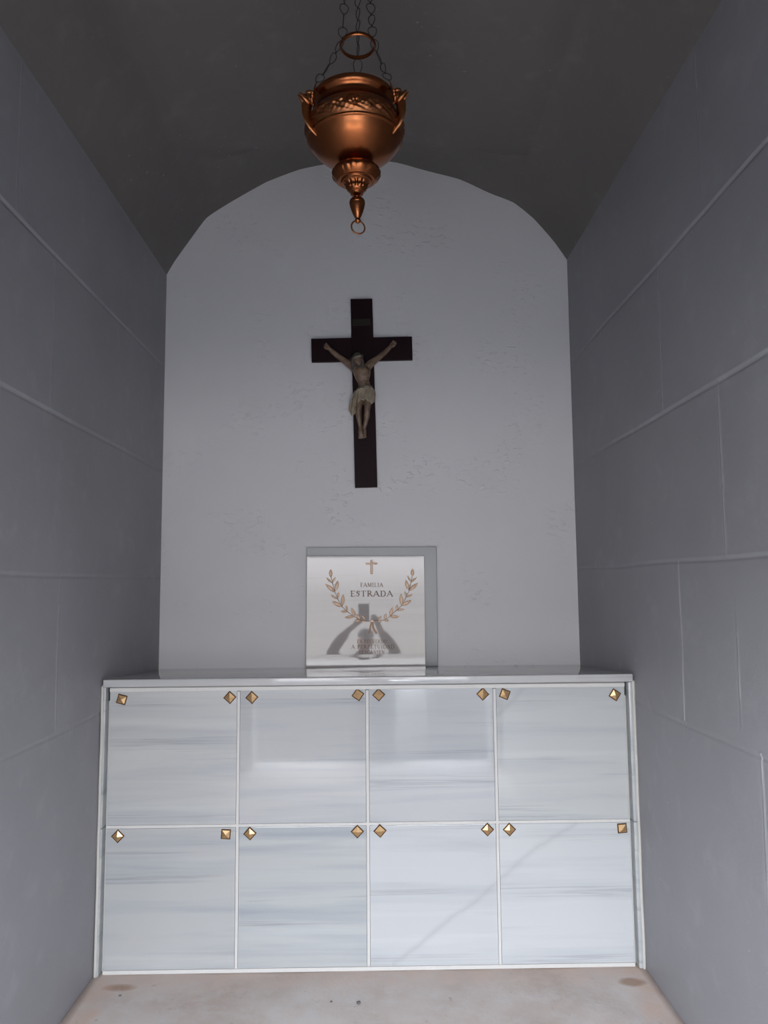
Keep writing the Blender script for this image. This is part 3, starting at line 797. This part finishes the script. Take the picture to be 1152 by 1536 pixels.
for a, b in zip(rings, rings[1:]):
    for k in range(SEG): bm.faces.new((a[k], a[(k+1) % SEG], b[(k+1) % SEG], b[k]))
# diagonal roll folds over the hips
for (p, q) in (((536, 585), (548, 581)), ((548, 582), (561, 590)), ((549, 584), (560, 594)), ((537, 588), (546, 600)), ((551, 586), (558, 600))):
    A = J(*p, .064); B = J(*q, .064); mid = (A+B)/2+Vector((0, -.006, 0)); tube(bm, [A+Vector((0, .012, 0)), mid, B+Vector((0, .014, 0))], [.003, .0042, .003], 8)
cl = fin('loincloth', bm, M_cloth, fig, 70)
sd = cl.modifiers.new('thick', 'SOLIDIFY'); sd.thickness = .003; sd.offset = 0
bm = bmesh.new(); N1, N2 = 14, 16; gv = []
for i in range(N1+1):
    t = i/N1; cx_ = 535.2-6.5*t-1.2*math.sin(t*3); wpx = 3.0+3.4*math.sin(min(1, t*1.25)*PI*.5) if t < .8 else 6.4*(1-(t-.8)/.2*.85)
    row = []
    for k in range(N2+1):
        u = k/N2-.5; py = 585+37*t+3.0*abs(u)
        row.append(bm.verts.new(J(cx_+u*wpx*1.9, py, .046-.012*t+.006*math.sin(u*13+t*2)+.002*math.sin(u*29))))
    gv.append(row)
for a, b in zip(gv, gv[1:]):
    for k in range(N2): bm.faces.new((a[k], a[k+1], b[k+1], b[k]))
tl = fin('cloth_tail', bm, M_cloth, fig, 70)
sd = tl.modifiers.new('thick', 'SOLIDIFY'); sd.thickness = .005; sd.offset = 0
for p in ((491.2, 520.6, .026), (589, 517, .026), (543.4, 650, .052)):
    c = J(*p); bm = bmesh.new(); tube(bm, [c+Vector((0, .012, 0)), c, c+Vector((0, -.004, 0))], [.0022, .0022, .0036], 8)
    fin('nail_head', bm, M_blood, fig, 60)

# ------------------------------------------------------------------ hanging lamp
YLM = 2.2; K = .00208
lc = at(531, 165, YLM)
lamp = empty('hanging_sanctuary_lamp', lc, (0, math.radians(-1.6), 0))
tag(lamp, 'ornate copper sanctuary lamp hanging on thin chains from the vault', 'lamp')
def kp(prof): return [(r*K, h*K) for r, h in prof]
def sm(prof, n=4):
    out = []
    for i in range(len(prof)-1):
        p0 = prof[max(i-1, 0)]; p1 = prof[i]; p2 = prof[i+1]; p3 = prof[min(i+2, len(prof)-1)]
        for k in range(n):
            t = k/n; out.append(tuple(0.5*((2*p1[j])+(-p0[j]+p2[j])*t+(2*p0[j]-5*p1[j]+4*p2[j]-p3[j])*t*t+(-p0[j]+3*p1[j]-3*p2[j]+p3[j])*t**3) for j in (0, 1)))
    out.append(prof[-1]); return out
def orn(a, r, h):
    hp = h/K
    if -46 < hp < -20:
        e = math.sin((hp+20)/-26*PI)
        v = abs(math.sin(a*9+math.sin(hp*.30)*1.3))*1.3-.6+.55*math.sin(a*27+hp*.55)*math.cos(hp*.5)+.35*math.sin(a*54-hp*.8)
        return K*1.35*e*v
    return 0
bm = bmesh.new()
lathe(bm, kp(sm([(50, 6), (53, 13), (56, 16.5), (60, 17), (62.8, 14.5), (63, 11), (61.5, 7.5), (58.5, 5), (56.5, 2), (57, -3), (59, -8), (63, -14)])), 128)
fin('rim', bm, M_cu, lamp, 60)
bm = bmesh.new()
lathe(bm, kp(sm([(61.5, -12), (64, -15), (67.5, -18.5), (70, -24), (73.5, -30), (74, -35), (72.5, -41), (70, -46), (69, -48)], 6)), 320, orn)
# central medallion
for az in (-PI/2, PI/6, 5*PI/6):
    pts = []
    for k in range(24):
        t = 2*PI*k/24; da = 11*math.cos(t)/73; hh = -33+7*math.sin(t); rr = 75.5
        pts.append((rr*K*math.cos(az+da), rr*K*math.sin(az+da), hh*K))
    tube(bm, pts, 1.1*K, 6, closed=True)
    ell(bm, (75*K*math.cos(az), 75*K*math.sin(az), -33*K), (4*K, 4*K, 4*K), None, 12)
fin('relief_band', bm, M_cud, lamp, 60)
bm = bmesh.new()
lathe(bm, kp(sm([(69, -47), (71, -49), (70.5, -51.5), (68, -53), (67, -54.5), (63.5, -60), (57, -67.5), (47, -75), (36, -81), (26, -85.5), (20, -88)], 6)), 128)
fin('bowl', bm, M_cu, lamp, 50)
def flute(a, r, h):
    hp = h/K
    if -112 < hp < -92: return K*1.4*math.sin((hp+92)/-20*PI)*abs(math.sin(a*9+math.sin(a*3)))-K*.5
    if -126 < hp < -117: return K*.7*math.cos(a*16)
    return 0
bm = bmesh.new()
lathe(bm, kp(sm([(21, -85), (19, -88), (21, -90.5), (28, -92), (33.5, -95.5), (36, -100.5), (35, -105.5), (31, -110), (27, -112.5), (23.5, -113), (22.5, -115), (20, -116), (17, -118), (15.5, -121), (15, -124), (12.5, -128), (9, -130.5), (8, -132), (9.5, -133), (7, -134.5), (4, -136), (3.2, -137.5)], 5)), 192, flute)
fin('knop', bm, M_cu, lamp, 50)
bm = bmesh.new()
lathe(bm, kp(sm([(3.2, -137), (7, -139), (10.5, -142), (11.8, -146), (11.2, -148), (11.4, -149), (10.3, -154), (8, -161), (5.5, -167), (3.6, -171), (4.6, -173), (4.4, -175), (2.5, -177), (1.5, -178)], 5)), 64)
fin('finial', bm, M_cu, lamp, 50)
bm = bmesh.new(); rc = -184*K
tube(bm, [(9.8*K*math.cos(t), 3*K*math.cos(t), rc+10*K*math.sin(t)) for t in [2*PI*k/40 for k in range(40)]], 1.25*K, 8, closed=True)
fin('pull_ring', bm, M_cud, lamp, 60)
# three winged-head brackets
def bracket(az):
    bm = bmesh.new()
    ell(bm, (75*K, 0, -6*K), (7*K, 7.5*K, 8.5*K), None, 18)            # head
    ell(bm, (81*K, 0, -8*K), (2.5*K, 2.2*K, 3*K), None, 10)            # nose
    ell(bm, (74*K, 0, 1*K), (7.5*K, 8*K, 5*K), None, 16)               # curls
    for s in (-1, 1):                                                  # wings
        for j in range(3):
            L = (9, 8, 6)[j]; z0 = -7-j*3.6
            tube(bm, [(71*K, s*4*K, z0*K), (73*K, s*(4+L*.6)*K, (z0+1)*K), (75*K, s*(4+L)*K, (z0+3)*K)], [(4.0*K, 3.0*K), (3.6*K, 2.6*K), (2.0*K, 1.6*K)], 8)
    for s in (-.35, .35):                                              # flaring leaves
        tube(bm, [(76*K, s*7*K, -13*K), (83*K, s*10*K, -9*K), (90*K, s*9*K, -4*K)], [(5*K, 3.6*K), (4.6*K, 3.0*K), (1.6*K, 1.3*K)], 8)
    tube(bm, [(76*K, 0, -12*K), (79*K, 0, -20*K), (79*K, 0, -30*K), (76.5*K, 0, -40*K), (72*K, 0, -48*K), (64*K, 0, -58*K)],
         [(7*K, 4*K), (8*K, 3.5*K), (8*K, 3*K), (7*K, 3*K), (5.5*K, 2.5*K), (2.5*K, 1.5*K)], 10)
    tube(bm, [(71*K, 0, -2*K), (67*K, 0, 6*K), (64*K, 0, 16*K), (62*K, 0, 24*K)], [(3*K, 3*K), (2.0*K, 2*K), (1.2*K, 1.2*K), (.8*K, .8*K)], 8)
    for s in (-1, 1): ell(bm, (72*K, s*8*K, -19*K), (1.6*K, 1.6*K, 1.6*K), None, 8)
    o = fin('winged_head_bracket', bm, M_cud, lamp, 60); o.rotation_euler = (0, 0, az); return o
AZ = [math.radians(a) for a in (-150, -30, 90)]
for a in AZ: bracket(a)
# hoop the chains pass through
HH = 103*K
bm = bmesh.new()
lathe(bm, [(r*K, HH+h*K) for r, h in sm([(24.2, -2.6), (25.8, -3.2), (27.4, -1.4), (27.6, 1), (26.4, 2.8), (24.8, 2.8), (24, 1.2), (24.2, -2.6)])], 96, None, 0, False)
HO = 9*K
bmesh.ops.translate(bm, verts=bm.verts, vec=(HO, 0, 0))
fin('chain_hoop', bm, M_cu, lamp, 60)
# chains of twisted wire links
def pear(bm, A, B, wd, rw, ph):
    A = Vector(A); B = Vector(B); d = B-A; L = d.length; d.normalize()
    s = d.cross(Vector((math.cos(ph), math.sin(ph), .13))).normalized()
    pts = []
    for k in range(22):
        t = 2*PI*k/22; v = .5-.5*math.cos(t); wv = wd/2*math.sin(t)*(1.15-.55*v)
        pts.append(A+d*(L*(.06+.86*v))+s*wv)
    tube(bm, pts, rw, 6, closed=True)
    ell(bm, A+d*L*.02, (rw*2.1,)*3, None, 8); ell(bm, B-d*L*.03, (rw*1.9,)*3, None, 8)
ceil_z = (3.585-lc.z)
RW = .00125
for i, a in enumerate(AZ):
    bm = bmesh.new()
    p0 = Vector((62*K*math.cos(a), 62*K*math.sin(a), 23*K)); p1 = Vector((HO+26.5*K*math.cos(a), 26.5*K*math.sin(a), HH)); p2 = Vector((HO+.028*(ceil_z-HH)+15*K*math.cos(a), 15*K*math.sin(a), ceil_z-.03))
    sag = Vector((math.cos(a), math.sin(a), 0))
    n_lo = 4
    for k in range(n_lo):
        t0, t1 = k/n_lo, (k+1)/n_lo
        f = lambda t: p0.lerp(p1, t)+Vector((0, 0, -.012))*math.sin(PI*t)
        A = f(t0); B = f(t1)
        pear(bm, B, A, (.026, .031, .020, .028)[(k+i) % 4], RW, (k % 2)*PI/2+.35*(k+i*1.1)+PI/2)
    nu = 9; q0 = p1+Vector((0, 0, .004))
    # hangs straight up from the hoop, then gathers at the ceiling hook
    for k in range(nu):
        t0, t1 = k/nu, (k+1)/nu
        A = q0.lerp(p2, t0); B = q0.lerp(p2, t1)
        pear(bm, B, A, .030 if k % 2 == 0 else .024, RW, [(PI/2, 0), (PI/2, PI/3), (.25, .25)][i][k % 2]+.12*k)
    fin('chain', bm, M_chain, lamp, 60)
bm = bmesh.new()
lathe(bm, [(r, ceil_z+h) for r, h in ((.002, .02), (.055, .02), (.055, .010), (.028, .002), (.008, -.004), (.004, -.012), (.0001, -.014))], 40)
tube(bm, [(.012*math.cos(t), 0, ceil_z-.022+.012*math.sin(t)) for t in [2*PI*k/20 for k in range(20)]], .0028, 8, closed=True)
bmesh.ops.translate(bm, verts=bm.verts, vec=(HO+.028*(ceil_z-HH), 0, 0))
fin('ceiling_hook', bm, M_chain, lamp, 50)

# ------------------------------------------------------------------ pebbles on the floor
M_peb = simple('dark_grit', (.10, .09, .085), .8, 0, .3, 90, .3)
for k, (px, py, s, lab) in enumerate(((538, 1505, .0075, 'small dark bit of grit on the floor below the middle of the niches'),
                                      (180, 1494, .0045, 'tiny dark crumb on the floor near the left marble post'),
                                      (497, 1503, .004, 'tiny dark crumb on the floor, left of the larger bit of grit'))):
    d = CR*(px-576.0)/FPX - CU*(py-768.0)/FPX + _F; q = CAM+d*(-CAM.z/d.z)
    bm = bmesh.new(); r = bmesh.ops.create_icosphere(bm, subdivisions=2, radius=s)
    for v in r['verts']: v.co *= 1+.35*mnoise.noise(v.co*240+Vector((k*3, 0, 0))); v.co.z *= .6
    o = fin('grit', bm, M_peb, None, 60); o.location = (q.x, q.y, s*.35); tag(o, lab, 'grit')

# ------------------------------------------------------------------ the photographer, seen mirrored in the plaque
M_skin = flesh('skin', (.50, .30, .23), (.60, .38, .30), .5)
M_shirt = flesh('dark_shirt', (.09, .095, .105), (.13, .135, .15), .85)
M_trous = flesh('dark_trousers', (.03, .032, .04), (.05, .052, .06), .85)
M_cap = flesh('grey_cap', (.10, .10, .11), (.15, .15, .16), .8)
M_phone = simple('black_phone_glass', (.02, .02, .022), .12, 0, .1, 20, 0)
PX = .0; PY = -.47
per = empty('person', (PX, PY, GZ)); tag(per, 'person in a dark shirt and cap holding up a phone in the doorway', 'person')
bm = bmesh.new(); V = Vector
H0 = V((.025, 0, 1.60))
tube(bm, [V((0, .02, .88)), V((0, .01, 1.0)), V((0, 0, 1.12)), V((0, 0, 1.26)), V((0, 0, 1.38)), V((0, 0, 1.43))], [(.165, .115), (.155, .105), (.15, .105), (.175, .12), (.17, .10), (.10, .07)], 24)
tube(bm, [V((0, 0, 1.40)), V((0, .01, 1.50)), V((0, .02, 1.56))], [.062, .056, .058], 16)
ell(bm, H0+V((0, .005, .02)), (.076, .095, .115), None, 28); ell(bm, H0+V((0, .045, -.055)), (.052, .052, .045), None, 18)
ell(bm, H0+V((0, .105, -.01)), (.014, .02, .024), None, 12)
for s in (-1, 1):
    ell(bm, H0+V((s*.078, 0, 0)), (.012, .02, .032), None, 12)
    ell(bm, H0+V((s*.032, .088, .022)), (.020, .012, .007), None, 12)
    tube(bm, [V((s*.15, 0, 1.385)), V((s*.20, .01, 1.37)), V((s*.28, .06, 1.42)), V((s*.335, .12, 1.49)), V((s*.26, .22, 1.60)), V((s*.17, .33, 1.71)), V((s*.115+.03, .395, 1.775))],
         [.062, .062, .052, .046, .043, .034, .028], 16)
    # palm and fingers closing on the phone edge
    w0 = V((s*.115+.03, .395, 1.775)); p0 = V((s*.080+.045, .415, 1.825))
    tube(bm, [w0, (w0+p0)/2, p0], [(.028, .02), (.036, .018), (.036, .016)], 12)
    for k in range(4):
        b_ = p0+V((s*.006, -.002, -.026+k*.019)); L = (.052, .06, .058, .046)[k]
        tube(bm, [b_, b_+V((-s*L*.35, -.022, .012)), b_+V((-s*L*.8, -.026, .014)), b_+V((-s*L*1.05, -.018, .012))], [.0095, .009, .0085, .007], 8)
    tube(bm, [w0+V((-s*.004, .01, .012)), p0+V((-s*.026, .018, -.008)), p0+V((-s*.042, .022, .012))], [.012, .0105, .008], 8)
    tube(bm, [V((s*.09, .01, .92)), V((s*.105, .015, .70)), V((s*.11, .02, .50)), V((s*.112, .0, .36)), V((s*.115, -.02, .10)), V((s*.115, -.02, .07))], [.095, .085, .062, .06, .042, .045], 18)
    tube(bm, [V((s*.115, -.05, .05)), V((s*.12, .03, .045)), V((s*.13, .13, .032)), V((s*.132, .18, .028))], [(.042, .048), (.045, .042), (.045, .03), (.035, .024)], 14)
pb = fin('body', bm, M_skin, per, 180)
md = pb.modifiers.new('join', 'REMESH'); md.mode = 'VOXEL'; md.voxel_size = .007; md.use_smooth_shade = True
md = pb.modifiers.new('soften', 'SMOOTH'); md.factor = .5; md.iterations = 2
bm = bmesh.new()
tube(bm, [V((0, .02, .93)), V((0, .01, 1.0)), V((0, 0, 1.12)), V((0, 0, 1.26)), V((0, 0, 1.38)), V((0, 0, 1.44))], [(.182, .132), (.175, .125), (.17, .12), (.19, .135), (.185, .115), (.115, .085)], 24)
for s in (-1, 1):
    tube(bm, [V((s*.13, 0, 1.385)), V((s*.20, .01, 1.37)), V((s*.28, .06, 1.42)), V((s*.335, .12, 1.49)), V((s*.26, .22, 1.60)), V((s*.20, .285, 1.67))], [.075, .077, .066, .060, .055, .048], 16)
sh = fin('shirt', bm, M_shirt, per, 180)
md = sh.modifiers.new('join', 'REMESH'); md.mode = 'VOXEL'; md.voxel_size = .009; md.use_smooth_shade = True
md = sh.modifiers.new('soften', 'SMOOTH'); md.factor = .5; md.iterations = 3
bm = bmesh.new()
tube(bm, [V((0, .02, .82)), V((0, .02, .90)), V((0, .015, .96))], [(.17, .125), (.185, .135), (.178, .128)], 24)
for s in (-1, 1): tube(bm, [V((s*.09, .01, .90)), V((s*.105, .015, .70)), V((s*.11, .02, .50)), V((s*.112, .0, .36)), V((s*.115, -.02, .10))], [.108, .1, .082, .078, .068], 18)
tr = fin('trousers', bm, M_trous, per, 180)
md = tr.modifiers.new('join', 'REMESH'); md.mode = 'VOXEL'; md.voxel_size = .009; md.use_smooth_shade = True
bm = bmesh.new()
lathe(bm, [(.0001, .128), (.035, .124), (.065, .108), (.084, .08), (.090, .048), (.090, .04)], 40)
for v in bm.verts: v.co.y *= 1.18
bmesh.ops.translate(bm, verts=bm.verts, vec=H0+V((0, .005, .012)))
ell(bm, H0+V((0, .13, .058)), (.068, .065, .007), None, 20)
fin('cap', bm, M_cap, per, 60)
ph = empty('phone', (.0, -.0275, 1.5)); tag(ph, 'black phone held upright in both hands of the person', 'phone')
bm = bmesh.new(); bx(bm, -.055+.0, .055+.0, -.005, .004, -.085-.03, .062, .003); fin('case', bm, M_phone, ph)
